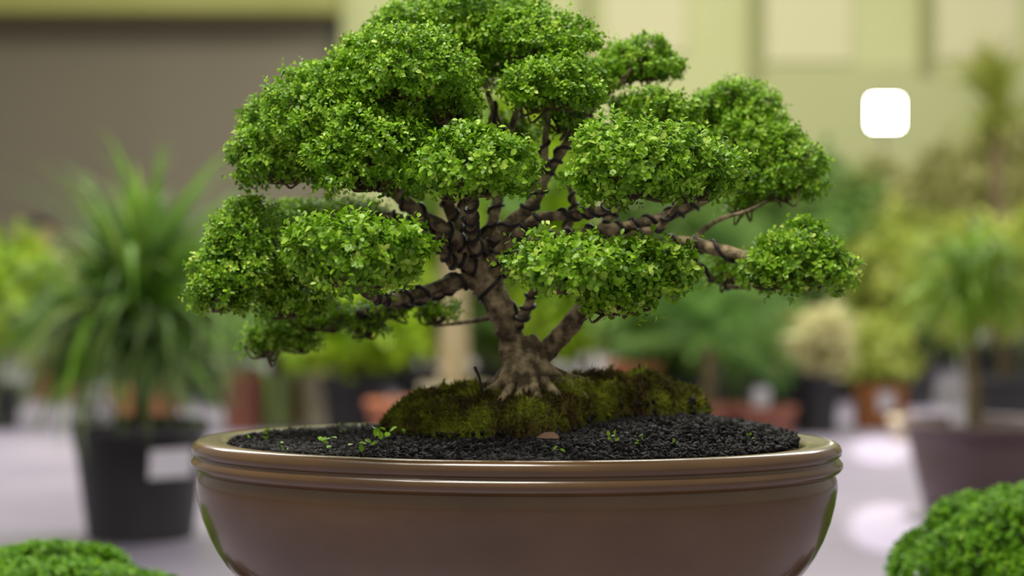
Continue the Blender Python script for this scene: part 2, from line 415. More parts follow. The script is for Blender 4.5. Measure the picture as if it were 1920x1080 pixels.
def potted_bush(name, label, cat, px, py, rad, cz, leaf, potspec, seed, n_sh=240, ll=0.075, group=None, stem=True, L=0.1, zmin=-0.7, k=6, bump=.35, extra=None):
    """a shrub standing on the floor where photo pixel (px,py) meets it"""
    rg = np.random.default_rng(seed); p = on_floor(px, py)
    t = thing(name, label, cat, p, 0, group)
    rt, rb, h, pm = potspec
    make_pot(t, rt, rb, h, pm)
    if stem:
        for s in range(3):
            a = s * 2.1 + seed
            e = (rad[0] * .45 * math.cos(a), rad[1] * .45 * math.sin(a), cz + rad[2] * .2)
            link('stem', tube_mesh('stem', [(0.02 * math.cos(a), 0.02 * math.sin(a), h * .85), (e[0] * .4, e[1] * .4, (h + cz) / 2), e], [0.014, 0.011, 0.006], 5, 7), M['darkbark'], t)
    o = link('foliage', bush_mesh('foliage', rg, (0, 0, cz), rad, n_sh, k, ll, ll * .65, L=L, zmin=zmin, bump=bump), leaf, t); o['kind'] = 'stuff'
    if extra:
        m = bush_mesh('blossom', rg, (0, 0, cz), tuple(r * 1.04 for r in rad), extra[1], 5, extra[2], extra[2] * .8, L=0.03); o = link('blossom', m, extra[0], t); o['kind'] = 'stuff'
    return t

# grassy plant in a black nursery pot (left)
rg = np.random.default_rng(11)
p = on_floor(264, 1006)
gp = thing('grass_plant', 'fountain of long green strap leaves in a black nursery pot with white label, left', 'potted plant', p)
make_pot(gp, 0.186, 0.143, 0.318, M['blackpot'], 0.006, 0.035)
link('trunk', tube_mesh('trunk', [(0, 0, 0.27), (0.005, 0, 0.36), (-0.005, 0, 0.5), (0, 0, 0.58)], [0.03, 0.022, 0.022, 0.03], 5, 12, 0), M['darkbark'], gp)
add_blades(gp, rg, 110, (0.0, 0, 0.60), 0.54, 0.042, M['blade'], (0.75, 1.45), 0.03, (0.3, 1.0))
add_blades(gp, rg, 120, (-0.01, 0, 0.58), 0.54, 0.042, M['blade'], (0.05, 0.85), 0.03, (0.8, 1.8))
add_blades(gp, rg, 68, (-0.01, 0, 0.56), 0.42, 0.040, M['blade'], (-0.5, 0.3), 0.03, (0.3, 1.2))
M['blade_dim'] = leaf_mat('grass_blade_lower', [(0.0, srgb(94, 122, 76)), (0.5, srgb(112, 144, 76)), (1.0, srgb(160, 180, 114))], 0.42, 0.45)
joined_blades(gp, rg, 260, (-0.01, 0, 0.56), 0.40, 0.036, M['blade_dim'], (-0.45, 0.55), 0.035, (0.4, 1.7))
lab = link('pot_label', box_mesh('pot_label', 0.125, 0.004, 0.078, 0.002, False), M['label'], gp)
lab.location = (0.108, -0.142, 0.215); lab.rotation_euler = (0.12, 0, 0.62)
for (dx, dy, rz) in ((-0.125, -0.06, 0.3), (-0.075, -0.10, -0.2)):
    tg = link('plant_tag', box_mesh('plant_tag', 0.034, 0.003, 0.085, 0.003), M['label'], gp); tg.location = (dx, dy, 0.285); tg.rotation_euler = (-0.1, 0.1, rz)

BP = M['blackpot']
potted_bush('lime_shrub', 'yellow-green leafy shrub in a black pot at the far left edge', 'shrub', -10, 802, (0.30, 0.26, 0.28, 0.42), 0.58, M['lime'], (0.13, 0.1, 0.2, BP), 21, 260, 0.075)
potted_bush('flowering_shrub', 'pale yellowish shrub with white blossoms left of the strap-leaf plant', 'shrub', 105, 748, (0.40, 0.3, 0.24, 0.34), 0.52, M['yellow'], (0.15, 0.12, 0.22, M['terra']), 22, 300, 0.085, extra=(M['wflower'], 40, 0.07))
t = thing('terracotta_pot', 'orange terracotta pot of low leaves behind the strap-leaf plant', 'flower pot', on_floor(275, 806)); make_pot(t, 0.17, 0.13, 0.21, M['terra'])
o = link('foliage', bush_mesh('foliage', np.random.default_rng(5), (0, 0, 0.27), (0.2, 0.2, 0.12, 0.05), 60, 6, 0.06, 0.035, zmin=-0.1), M['mid'], t); o['kind'] = 'stuff'
t = thing('clay_pot', 'reddish clay pot with dark shrub under the lower left bonsai foliage', 'flower pot', on_floor(456, 806)); make_pot(t, 0.10, 0.08, 0.26, M['brick_red'])
o = link('foliage', bush_mesh('foliage', np.random.default_rng(6), (0, 0, 0.40), (0.17, 0.17, 0.16, 0.12), 90, 6, 0.06, 0.035, zmin=-0.4), M['mid'], t); o['kind'] = 'stuff'
potted_bush('pale_shrub', 'light green shrub in a pale green pot beside the brown post', 'shrub', 515, 800, (0.14, 0.14, 0.16, 0.12), 0.42, M['yellow'], (0.09, 0.075, 0.24, M['palegreen']), 23, 90, 0.06)
po = thing('wooden_post', 'upright orange-brown wooden post between pale and cream pots', 'post', on_floor(548, 796))
link('shaft', box_mesh('shaft', 0.085, 0.085, 0.34, 0.006), M['wood'], po)
o = link('post_cap', box_mesh('post_cap', 0.11, 0.11, 0.03, 0.006), M['wood'], po); o.location = (0, 0, 0.34)
cp = thing('cream_planter', 'tall cream ceramic planter beside the black pot of lime leaves', 'planter', on_floor(594, 798)); make_pot(cp, 0.085, 0.07, 0.27, M['creampot'])
o = link('foliage', bush_mesh('foliage', np.random.default_rng(8), (0, 0, 0.33), (0.11, 0.11, 0.1, 0.05), 50, 6, 0.05, 0.03, zmin=-0.2), M['olive'], cp); o['kind'] = 'stuff'
potted_bush('lime_shrub', 'low bright lime shrub in a black pot left of the pale trunk', 'shrub', 668, 812, (0.30, 0.28, 0.20, 0.14), 0.42, M['lime'], (0.155, 0.125, 0.25, BP), 24, 260, 0.07)
t = thing('terracotta_bowl', 'wide low terracotta bowl in front of the black pot, left of the moss', 'flower pot', on_floor(752, 826)); make_pot(t, 0.15, 0.11, 0.17, M['terra'])
# palm with smooth pale trunk directly behind the bonsai
def frond_mesh(name, L, droop, n=15, lw=0.03, ll=0.22):
    v = []; f = []
    C = []
    for i in range(n + 1):
        s = i / n; a = droop * s
        C.append(np.array([L * s * (math.sin(a) / a if a > 1e-3 else 1), 0, -L * s * ((1 - math.cos(a)) / a if a > 1e-3 else 0)]))
    for i in range(n):
        p, q = C[i], C[i + 1]; b = len(v)
        v += [p + [0, -.006, 0], p + [0, .006, 0], q + [0, .006, 0], q + [0, -.006, 0]]; f.append((b, b + 1, b + 2, b + 3))
        if i < 2: continue
        l = ll * math.sin(math.pi * min(1, (i + 1) / (n + 1)) * 0.9 + 0.25)
        for sd in (-1, 1):
            b = len(v); d = unit(np.array([0.55, sd * 0.85, -0.18])); w = np.array([lw / 2, 0, 0])
            v += [p, p + d * l * .5 + w, p + d * l + [0, 0, -l * .18], p + d * l * .5 - w]; f.append((b, b + 1, b + 2, b + 3))
    return mesh(name, v, f, False)
def palm(name, label, px, py, trunk_h, r, n, L, potspec, seed, tm, fm, el=(0.0, 1.3), ll=0.2, lean=0.0):
    rg = np.random.default_rng(seed)
    t = thing(name, label, 'palm', on_floor(px, py)); make_pot(t, *potspec)
    if trunk_h > potspec[2] + 0.05:
        link('trunk', tube_mesh('trunk', [(0, 0, potspec[2] * .8), (lean * .3, 0, trunk_h * .5), (lean, 0, trunk_h)], [r * 1.15, r, r * .9], 8, 12), tm, t)
    vs = []
    for k in range(4):
        me = frond_mesh('frond', L * (.85 + .08 * k), 0.7 + .3 * k, ll=ll); me.materials.append(fm); vs.append(me)
    for i in range(n):
        o = link('frond', vs[i % 4], None, t); o.location = (lean, 0, trunk_h + rg.uniform(-.02, .04))
        e = el[0] + (el[1] - el[0]) * rg.random(); o.rotation_euler = (rg.normal(0, .3), -e, i * 2.4 + rg.normal(0, .2))
    return t
palm('pale_trunk_palm', 'palm with smooth pale trunk standing left behind the bonsai trunk', 852, 782, 1.15, 0.068, 20, 0.6, (0.17, 0.14, 0.16, M['creampot']), 31, M['palebark'], M['frond'], (-0.3, 1.3))
potted_bush('tall_lime_shrub', 'tall bright lime-green shrub seen through gaps of the bonsai branches', 'shrub', 960, 745, (0.62, 0.4, 0.75, 0.7), 0.98, M['lime'], (0.2, 0.16, 0.26, BP), 25, 620, 0.095)
potted_bush('lime_shrub', 'vivid lime shrub behind the right bonsai trunk above the moss', 'shrub', 1098, 790, (0.27, 0.26, 0.28, 0.24), 0.50, M['lime'], (0.14, 0.11, 0.2, BP), 26, 300, 0.075)
potted_bush('green_shrub', 'small green shrub in an orange pot behind the mossy mound', 'shrub', 1188, 801, (0.16, 0.16, 0.2, 0.14), 0.46, M['mid'], (0.13, 0.1, 0.3, M['terra']), 27, 110, 0.07)
palm('fan_palm', 'dark green feathery palm in a reddish clay pot right of the moss', 1330, 812, 0.40, 0.03, 26, 0.52, (0.16, 0.13, 0.13, M['brick_red']), 32, M['darkbark'], M['frond'], (0.1, 1.4))
palm('fan_palm', 'dark green feathery palm arching behind the gap below the right foliage', 1260, 770, 0.55, 0.03, 24, 0.56, (0.17, 0.14, 0.2, BP), 33, M['darkbark'], M['frond'], (-0.1, 1.3))
palm('fan_palm', 'green feathery palm below the rightmost bonsai foliage pad', 1440, 738, 0.62, 0.03, 26, 0.56, (0.18, 0.14, 0.2, BP), 34, M['darkbark'], M['frond'], (0, 1.4))
t = thing('clay_bowl', 'pinkish clay bowl in front of the dark pots, right of the palm pot', 'flower pot', on_floor(1440, 818)); make_pot(t, 0.125, 0.10, 0.13, M['brick_red'])
tg = link('plant_tag', box_mesh('plant_tag', 0.07, 0.003, 0.1, 0.003), M['label'], t); tg.location = (-0.03, -0.02, 0.11)
t = thing('dark_planter', 'tall black planter with leaves behind the pinkish clay bowl', 'planter', on_floor(1462, 800)); make_pot(t, 0.10, 0.08, 0.27, BP)
o = link('foliage', bush_mesh('foliage', np.random.default_rng(12), (0, 0, 0.38), (0.16, 0.16, 0.14, 0.1), 70, 6, 0.06, 0.035), M['mid'], t); o['kind'] = 'stuff'
potted_bush('pale_flower_plant', 'plant with round cream flower heads in a black pot by the bonsai rim', 'flowering plant', 1530, 812, (0.12, 0.12, 0.10, 0.08), 0.38, M['flower'], (0.11, 0.085, 0.27, BP), 28, 110, 0.06)
# small wooden crate with a white label
p = on_floor(1650, 802)
cr = thing('wooden_crate', 'small orange-brown wooden crate with white label by the brown pot', 'crate', p, 0.1)
for k in range(3):
    for (yy, nm) in ((-0.085, 'plank'), (0.085, 'plank')):
        o = link(nm, box_mesh('plank', 0.19, 0.014, 0.062, 0.002), M['wood'], cr); o.location = (0, yy, 0.004 + k * 0.066)
    for xx in (-0.095, 0.095):
        o = link('plank', box_mesh('plank_side', 0.014, 0.156, 0.062, 0.002), M['wood'], cr); o.location = (xx, 0, 0.004 + k * 0.066)
o = link('crate_base', box_mesh('crate_base', 0.176, 0.156, 0.012), M['wood'], cr); o.location = (0, 0, 0.004)
o = link('crate_label', box_mesh('crate_label', 0.075, 0.003, 0.085, 0.001, False), M['label'], cr); o.location = (0.0, -0.095, 0.125)
o = link('foliage', bush_mesh('foliage', np.random.default_rng(14), (0, 0, 0.3), (0.13, 0.12, 0.16, 0.1), 70, 6, 0.06, 0.035), M['yellow'], cr); o['kind'] = 'stuff'
t = thing('cream_bowl', 'small shiny cream bowl between the wooden crate and the brown pot', 'bowl', on_floor(1700, 826))
make_pot(t, 0.075, 0.05, 0.10, M['creampot'])

# ponytail plant in the brown pot (right)
rg = np.random.default_rng(41)
p = on_floor(1845, 972)
bp = thing('ponytail_plant', 'mop-headed drooping green plant on a thin trunk in a wide brown pot', 'potted plant', p)
pr = [(0.001, 0.001, 0), (0.165, 0.165, 0), (0.19, 0.19, 0.10), (0.212, 0.212, 0.20), (0.222, 0.222, 0.255), (0.236, 0.236, 0.257), (0.238, 0.238, 0.285), (0.226, 0.226, 0.288), (0.214, 0.214, 0.28), (0.205, 0.205, 0.2)]
link('pot', lathe_mesh('pot', pr, 48), M['brownpot'], bp)
link('soil', lathe_mesh('soil', [(0.001, 0.001, 0.268), (0.1, 0.1, 0.266), (0.212, 0.212, 0.258)], 24), M['potsoil'], bp)
link('trunk', tube_mesh('trunk', [(-0.035, 0, 0.24), (-0.03, 0, 0.36), (-0.04, 0, 0.5), (-0.03, 0, 0.66)], [0.03, 0.022, 0.016, 0.018], 6, 12), M['darkbark'], bp)
add_blades(bp, rg, 170, (-0.03, 0, 0.69), 0.27, 0.024, M['mop'], (0.1, 1.5), 0.025, (1.6, 3.0))
add_blades(bp, rg, 90, (-0.03, 0, 0.66), 0.27, 0.024, M['mop'], (-0.6, 0.3), 0.025, (0.8, 2.0))
tg = link('plant_tag', box_mesh('plant_tag', 0.05, 0.003, 0.09, 0.003), M['label'], bp); tg.location = (-0.095, -0.09, 0.25); tg.rotation_euler = (-0.1, 0, 0.2)
potted_bush('leafy_shrub', 'yellowish leafy shrub in a black pot behind the brown pot', 'shrub', 1885, 815, (0.28, 0.24, 0.34, 0.28), 0.62, M['yellow'], (0.17, 0.14, 0.26, BP), 42, 170, 0.075)
# tall yucca
rg = np.random.default_rng(43)
p = on_floor(1872, 745)
yu = thing('yucca', 'tall bare-stemmed yucca with spiky leaf tufts at the right edge', 'yucca', p)
make_pot(yu, 0.22, 0.17, 0.3, BP)
H = at(1872, 235, p.y).z
link('trunk', tube_mesh('trunk', [(0, 0, 0.25), (0.01, 0, 0.8), (-0.015, 0, 1.2), (0, 0, H)], [0.06, 0.045, 0.042, 0.04], 8, 12, 0), M['darkbark'], yu)
H2 = at(1852, 150, p.y).z
link('branch', tube_mesh('branch', [(0, 0, H - 0.12), (-0.03, 0, H + 0.02), (-0.055, 0, H2)], [0.032, 0.028, 0.025], 6, 10), M['darkbark'], yu)
M['yblade'] = leaf_mat('yucca_blade', [(0.0, srgb(150, 164, 62)), (0.6, srgb(176, 184, 84)), (1.0, srgb(200, 204, 120))], 0.45, 0.45, True)
add_blades(yu, rg, 60, (-0.055, 0, H2 - .05), 0.32, 0.055, M['yblade'], (0.2, 1.5), 0.03, (0.1, 0.6))
add_blades(yu, rg, 46, (0.0, 0, H), 0.34, 0.05, M['yblade'], (-0.3, 1.1), 0.02, (0.2, 0.8))
# loose olive shrubs massed along the right background
G = 'olive shrubs before the right wall'
for i, (px, py, rx, rz, cz, m, lb) in enumerate((
        (1620, 722, 0.42, 0.45, 0.85, 'olive', 'olive shrub directly below the flood lamp'),
        (1752, 690, 0.55, 0.62, 0.95, 'olive', 'broad olive shrub left of the yucca stem'),
        (1905, 712, 0.50, 0.80, 1.05, 'olive', 'olive shrub behind the yucca at the right edge'),
        (1560, 748, 0.24, 0.55, 0.80, 'mid', 'darker green shrub behind the rightmost bonsai foliage'),
        (1690, 760, 0.36, 0.42, 0.62, 'yellow', 'yellow-green shrub behind the wooden crate'),
        (1410, 715, 0.52, 0.60, 0.85, 'mid', 'wide green shrub behind the right bonsai branches'),
        (1225, 728, 0.48, 0.50, 0.75, 'mid', 'green shrub behind the central bonsai foliage'))):
    potted_bush('background_shrub', lb, 'shrub', px, py, (rx, 0.2, rz, cz - 0.25), cz, M[m], (0.2, 0.16, 0.26, BP), 60 + i, int(300 * rx / .4), 0.095, G, L=0.14, k=5, bump=.45)
for i, (px, py, rx, rz, cz, m, lb) in enumerate((
        (560, 742, 0.42, 0.40, 0.62, 'mid', 'green shrub behind the lower left bonsai foliage'),
        (735, 728, 0.45, 0.35, 0.58, 'lime', 'lime shrub behind the black pot, left of the pale trunk'),
        (430, 760, 0.34, 0.34, 0.50, 'mid', 'green shrub between the strap-leaf plant and the reddish pot'),
        (640, 765, 0.30, 0.22, 0.42, 'lime', 'low lime shrub showing beside the cream planter'),
        (800, 765, 0.20, 0.24, 0.42, 'lime', 'low lime shrub just left of the pale palm trunk'),
        (905, 770, 0.20, 0.30, 0.46, 'mid', 'green shrub between the pale palm trunk and the bonsai trunk'),
        (1010, 772, 0.28, 0.26, 0.45, 'lime', 'lime shrub in the fork of the bonsai trunks'),
        (1300, 782, 0.22, 0.20, 0.36, 'mid', 'low green shrub behind the mossy mound, right'),
        (1395, 776, 0.22, 0.22, 0.38, 'mid', 'low green shrub between the two dark palms'),
        (330, 745, 0.40, 0.32, 0.50, 'mid', 'green shrub directly behind the strap-leaf plant'))):
    potted_bush('background_shrub', lb, 'shrub', px, py, (rx, 0.19, rz, cz - 0.16), cz, M[m], (0.16, 0.13, 0.2, BP), 80 + i, int(300 * rx / .4), 0.09, 'shrubs behind the bonsai', L=0.12, k=5)

# ================================================================== person sitting far back, left
def skin_obj(name, verts, edges, radii, mat, parent, root=0, sub=2):
    me = bpy.data.meshes.new(name); me.from_pydata(verts, edges, []); me.update()
    o = link(name, me, mat, parent)
    md = o.modifiers.new('skin', 'SKIN'); md.use_smooth_shade = True
    for i, r in enumerate(radii):
        rr = r if isinstance(r, tuple) else (r, r)
        me.skin_vertices[0].data[i].radius = rr
    me.skin_vertices[0].data[root].use_root = True
    s = o.modifiers.new('sub', 'SUBSURF'); s.levels = sub; s.render_levels = sub
    return o
M['skin'] = surf('skin', srgb(196, 140, 110), srgb(204, 150, 120), 6, 0.5)
M['hair'] = surf('black_hair', srgb(26, 22, 20), srgb(36, 30, 26), 40, 0.5)
M['shirt'] = surf('white_shirt', srgb(212, 206, 206), srgb(222, 216, 216), 6, 0.8)
M['trousers'] = surf('dark_trousers', srgb(52, 56, 64), srgb(60, 64, 72), 6, 0.8)
pc = at(84, 462, 12.6)
pe = thing('person', 'person with black hair and white shirt sitting bent over among plants, far left', 'person', (pc.x - 0.30, 12.6, 0), -0.45)
bv = [(0, 0, .36), (.09, 0, .52), (.20, 0, .68), (.275, 0, .775), (.315, 0, .835), (.345, 0, .90), (.365, 0, .97), (.36, 0, 1.02)]
be = [(0, 1), (1, 2), (2, 3), (3, 4), (4, 5), (5, 6), (6, 7)]
br = [(.13, .11), (.125, .105), (.14, .11), (.075, .07), (.05, .05), (.078, .07), (.088, .075), (.06, .055)]
for s in (-1, 1):
    b0 = len(bv)
    bv += [(.05, s * .10, .35), (.40, s * .13, .43), (.33, s * .13, .22), (.29, s * .13, .07), (.42, s * .13, .035)]
    be += [(0, b0), (b0, b0 + 1), (b0 + 1, b0 + 2), (b0 + 2, b0 + 3), (b0 + 3, b0 + 4)]; br += [.09, .06, .055, .04, .03]
    b0 = len(bv)
    bv += [(.23, s * .17, .73), (.33, s * .22, .53), (.50, s * .14, .46), (.56, s * .12, .45)]
    be += [(2, b0), (b0, b0 + 1), (b0 + 1, b0 + 2), (b0 + 2, b0 + 3)]; br += [.06, .045, .03, (.036, .018)]
    for k in range(4):
        f0 = len(bv); yy = s * .12 + (k - 1.5) * .02
        bv += [(.62, yy, .44), (.655 - .004 * abs(k - 1), yy, .42)]; be += [(b0 + 3, f0), (f0, f0 + 1)]; br += [.0095, .008]
    f0 = len(bv); bv += [(.56, s * .075, .44), (.60, s * .065, .425)]; be += [(b0 + 3, f0), (f0, f0 + 1)]; br += [.011, .009]
body = skin_obj('body', bv, be, br, M['skin'], pe)
sv = [(.0, 0, .37), (.09, 0, .52), (.20, 0, .68), (.265, 0, .765)]; se = [(0, 1), (1, 2), (2, 3)]; sr = [(.15, .13), (.145, .125), (.16, .13), (.085, .08)]
for s in (-1, 1):
    b0 = len(sv); sv += [(.23, s * .17, .73), (.30, s * .205, .59)]; se += [(2, b0), (b0, b0 + 1)]; sr += [.078, .068]
skin_obj('shirt', sv, se, sr, M['shirt'], pe)
tv = [(0, 0, .345)]; te = []; trr = [(.145, .125)]
for s in (-1, 1):
    b0 = len(tv); tv += [(.05, s * .10, .345), (.40, s * .13, .43), (.33, s * .13, .22), (.295, s * .13, .10)]; te += [(0, b0), (b0, b0 + 1), (b0 + 1, b0 + 2), (b0 + 2, b0 + 3)]; trr += [.105, .077, .07, .055]
skin_obj('trousers', tv, te, trr, M['trousers'], pe)
bm = bmesh.new(); bmesh.ops.create_icosphere(bm, subdivisions=3, radius=0.108)
for v in bm.verts: v.co = Vector((v.co.x * 1.02, v.co.y * .92, v.co.z * 1.05))
bmesh.ops.delete(bm, geom=[v for v in bm.verts if v.co.x > 0.045 and v.co.z < 0.045 or v.co.z < -0.07], context='VERTS')
o = link('hair', bm_mesh('hair', bm, True), M['hair'], pe); o.location = (.352, 0, .985)
bm = bmesh.new(); bmesh.ops.create_cone(bm, segments=8, radius1=0.016, radius2=0.006, depth=0.04, cap_ends=True)
o = link('nose', bm_mesh('nose', bm, True), M['skin'], pe); o.location = (.445, 0, .955); o.rotation_euler = (0, -0.3, 0)
for s in (-1, 1):
    bm = bmesh.new(); bmesh.ops.create_icosphere(bm, subdivisions=1, radius=0.009); o = link('eye', bm_mesh('eye', bm, True), M['hair'], pe); o.location = (.436, s * .03, .98)
stl = thing('low_stool', 'low wooden stool under the seated person, far left', 'stool', (pc.x - 0.30, 12.6, 0), -0.45)
o = link('seat', lathe_mesh('seat', [(0.001, 0.001, 0.17), (0.15, 0.15, 0.17), (0.155, 0.155, 0.182), (0.15, 0.15, 0.195), (0.001, 0.001, 0.195)], 24), M['wood'], stl)
for k in range(3):
    a = k * 2.094; link('leg', tube_mesh('leg', [(.13 * math.cos(a), .13 * math.sin(a), .002), (.11 * math.cos(a), .11 * math.sin(a), .1), (.09 * math.cos(a), .09 * math.sin(a), .175)], [.014, .015, .016], 3, 8), M['wood'], stl)

# ================================================================== the bonsai
RIM = 0.585
YAW = math.radians(-5)
BZ = 0.44
bonsai = thing('potted_bonsai', 'wide old bonsai with clipped green foliage pads in an oval brown glazed pot', 'bonsai', (0.002, 0, BZ), 0)
INV = Matrix.Translation(-Vector(bonsai.location))
def kid(name, me, mat, parent=bonsai):
    """parts of the bonsai are modelled in world space, then hung under its root"""
    me.transform(INV)
    return link(name, me, mat, parent)

def pot_shell(name, prof, n=128):
    me = lathe_mesh(name, [(0.30 + d, 0.204 + d, RIM + z) for (d, z) in prof], n)
    me.transform(Matrix.Rotation(YAW, 4, 'Z') ); me.transform(Matrix.Translation((0.002, 0, 0)))
    return me
body_prof = [(-.006, -.0285), (-.004, -.034), (-.0035, -.042), (-.0055, -.056), (-.0095, -.072), (-.0155, -.088), (-.0225, -.102), (-.031, -.115), (-.041, -.126), (-.052, -.132), (-.10, -.134), (-.199, -.134)]
pot = kid('pot', pot_shell('pot', body_prof), M['glaze'])
rim_prof = [(-.040, -.05), (-.036, -.012), (-.0335, -.004), (-.030, -.0012), (-.022, -.0002), (-.012, .0008), (-.005, .0002), (-.0012, -.0025), (.0003, -.0065), (-.0003, -.0105), (-.003, -.0128), (-.0035, -.0140), (-.0012, -.0155),
            (.0012, -.0185), (.0012, -.0220), (-.0008, -.0250), (-.004, -.0268), (-.0062, -.0285)]
rim = kid('rim', pot_shell('rim', rim_prof), M['glaze'], pot)
for (fx, fy) in ((-.165, -.075), (.165, -.075), (-.165, .075), (.165, .075)):
    me = box_mesh('foot', 0.09, 0.05, 0.024, 0.006)
    me.transform(Matrix.Translation((fx, fy, BZ - 0.010 + 0.0115))); me.transform(Matrix.Rotation(YAW, 4, 'Z'))
    kid('foot', me, M['glaze'], pot)
# wooden stand below it
st = thing('display_stand', 'dark wooden stand hidden beneath the brown bonsai pot', 'stand', (0, 0, 0), YAW)
o = link('stand_top', box_mesh('stand_top', 0.44, 0.22, 0.03, 0.005), M['stand'], st); o.location = (0, 0, BZ - 0.03)
o = link('apron', box_mesh('apron', 0.38, 0.16, 0.05, 0.003), M['stand'], st); o.location = (0, 0, BZ - 0.081)
for sx in (-1, 1):
    for sy in (-1, 1):
        o = link('leg', box_mesh('leg', 0.035, 0.035, BZ - 0.031, 0.004), M['stand'], st); o.location = (sx * .17, sy * .065, 0)

# ---- soil, grit and moss
def soil_z(x, y):
    return RIM - 0.005 + 0.016 * np.exp(-((x - .02) / .19) ** 2 - ((y - .03) / .12) ** 2) + 0.014 * np.exp(-((x - .17) / .10) ** 2 - ((y - .03) / .10) ** 2)
def to_pot(x, y):
    c, s = math.cos(-YAW), math.sin(-YAW)
    return x * c - y * s, x * s + y * c
def inside(x, y, d=-.036):
    a, b = to_pot(x, y); return (a / (.30 + d)) ** 2 + (b / (.204 + d)) ** 2
def vnoise(x, y, s, o=0.0):
    return np.array([mnoise.fractal(Vector((a * s, b * s, o)), 0.9, 2.0, 4) for a, b in zip(np.ravel(x), np.ravel(y))]).reshape(np.shape(x))
def mound_h(x, y):
    t = np.clip((x - .02) / .09, 0, 1); t = t * t * (3 - 2 * t)
    yc = .035 + .040 * t; sy = .092 - .030 * t
    q = 1 - np.abs((x - .034) / .158) ** 3.6 - ((y - yc) / sy) ** 2
    H = .038 + .004 * t - .007 * np.exp(-((x - .010) / .035) ** 2 - ((y - .02) / .06) ** 2)
    return np.where(q > 0, H * np.sqrt(np.clip(q, 0, 1)), -0.004)
gx, gy = np.meshgrid(np.linspace(-.27, .27, 110), np.linspace(-.18, .18, 74))
v = np.stack([gx, gy, soil_z(gx, gy) + 0.001 * vnoise(gx, gy, 90)], -1).reshape(-1, 3)
ok = (inside(gx, gy, -.034) < 1.0).ravel()
nx = 110; f = []
for j in range(73):
    for i in range(109):
        q = (j * nx + i, j * nx + i + 1, (j + 1) * nx + i + 1, (j + 1) * nx + i)
        if all(ok[k] for k in q): f.append(q)
soil = kid('soil', mesh('soil', v, f), M['soil'])
mx_, my_ = np.meshgrid(np.linspace(-.135, .20, 130), np.linspace(-.065, .15, 84))
hh = mound_h(mx_, my_); nz = vnoise(mx_, my_, 42, 3.0)
mz = soil_z(mx_, my_) + np.where(hh > 0, hh * (1 + .36 * nz) + .006 * vnoise(mx_, my_, 150, 7.0), -.004)
v = np.stack([mx_, my_, mz], -1).reshape(-1, 3); okm = (hh > -0.001).ravel(); f = []
for j in range(83):
    for i in range(129):
        q = (j * 130 + i, j * 130 + i + 1, (j + 1) * 130 + i + 1, (j + 1) * 130 + i)
        if any(okm[k] for k in q): f.append(q)
me = mesh('moss_mound', v, f)
tn = np.clip(.45 + 1.15 * vnoise(mx_, my_, 30, 11.0) + .3 * vnoise(mx_, my_, 120, 5.0), 0, 1).ravel()
a = me.attributes.new('tint', 'FLOAT', 'POINT'); a.data.foreach_set('value', (tn * .55).astype(np.float32))
moss = kid('moss_mound', me, M['moss'])
# fine moss strands over the mound
rg = np.random.default_rng(3)
n = 46000
sx_ = rg.uniform(-.13, .195, n); sy_ = rg.uniform(-.06, .148, n); keep = mound_h(sx_, sy_) > 0.004; sx_, sy_ = sx_[keep], sy_[keep]
gi = np.clip(np.round((sx_ + .135) / .335 * 129).astype(int), 0, 129); gj = np.clip(np.round((sy_ + .065) / .215 * 83).astype(int), 0, 83)
dzy, dzx = np.gradient(mz, .215 / 83, .335 / 129)
nrm = unit(np.stack([-dzx[gj, gi], -dzy[gj, gi], np.ones(len(gi))], -1))
base = np.stack([sx_, sy_, mz[gj, gi] - .001], -1)
tnt = np.clip(tn.reshape(84, 130)[gj, gi] + rg.normal(0, .13, len(gi)), 0, 1)
d = unit(nrm + rg.normal(0, .45, nrm.shape)); ln = rg.uniform(.0025, .0075, len(gi))
sd = unit(np.cross(d, rg.normal(0, 1, d.shape))) * .0007
V = np.stack([base - sd, base + sd, base + d * ln[:, None]], 1).reshape(-1, 3)
me = bpy.data.meshes.new('moss_strands'); m3 = len(V)
me.vertices.add(m3); me.vertices.foreach_set('co', V.astype(np.float32).ravel()); me.loops.add(m3); me.loops.foreach_set('vertex_index', np.arange(m3, dtype=np.int32))
me.polygons.add(m3 // 3); me.polygons.foreach_set('loop_start', np.arange(0, m3, 3, dtype=np.int32)); me.polygons.foreach_set('loop_total', np.full(m3 // 3, 3, np.int32))
a = me.attributes.new('tint', 'FLOAT', 'POINT'); a.data.foreach_set('value', np.repeat(tnt, 3).astype(np.float32)); me.update(); me.validate()
o = kid('moss_strands', me, M['moss'], moss); o['kind'] = 'stuff'
# black grit
CB = np.array([[x, y, z] for z in (-1, 1) for y in (-1, 1) for x in (-1, 1)], float)
CF = np.array([[0, 2, 3, 1], [4, 5, 7, 6], [0, 1, 5, 4], [2, 6, 7, 3], [0, 4, 6, 2], [1, 3, 7, 5]])
n = 24000
x = rg.uniform(-.27, .27, n); y = rg.uniform(-.18, .18, n); mh = mound_h(x, y)
keep = (inside(x, y, -.0365) < 1.0) & ((mh < 0.006) | ((mh < .015) & (x > .06) & (vnoise(x, y, 60, 2.0) < .02 + .10 * (rg.random(n) - .5)) & (y < .07)))
x, y, mh = x[keep], y[keep], mh[keep]; n = len(x)
zz = soil_z(x, y) + np.maximum(mh, 0) + rg.uniform(-.0006, .0024, n)
s = .0010 + .0019 * rg.random(n) ** 1.8; sc = s[:, None] * rg.uniform(.55, 1.35, (n, 3))
A = rg.normal(0, 1, (n, 4)); A /= np.linalg.norm(A, axis=1)[:, None]
w_, a_, b_, c_ = A.T
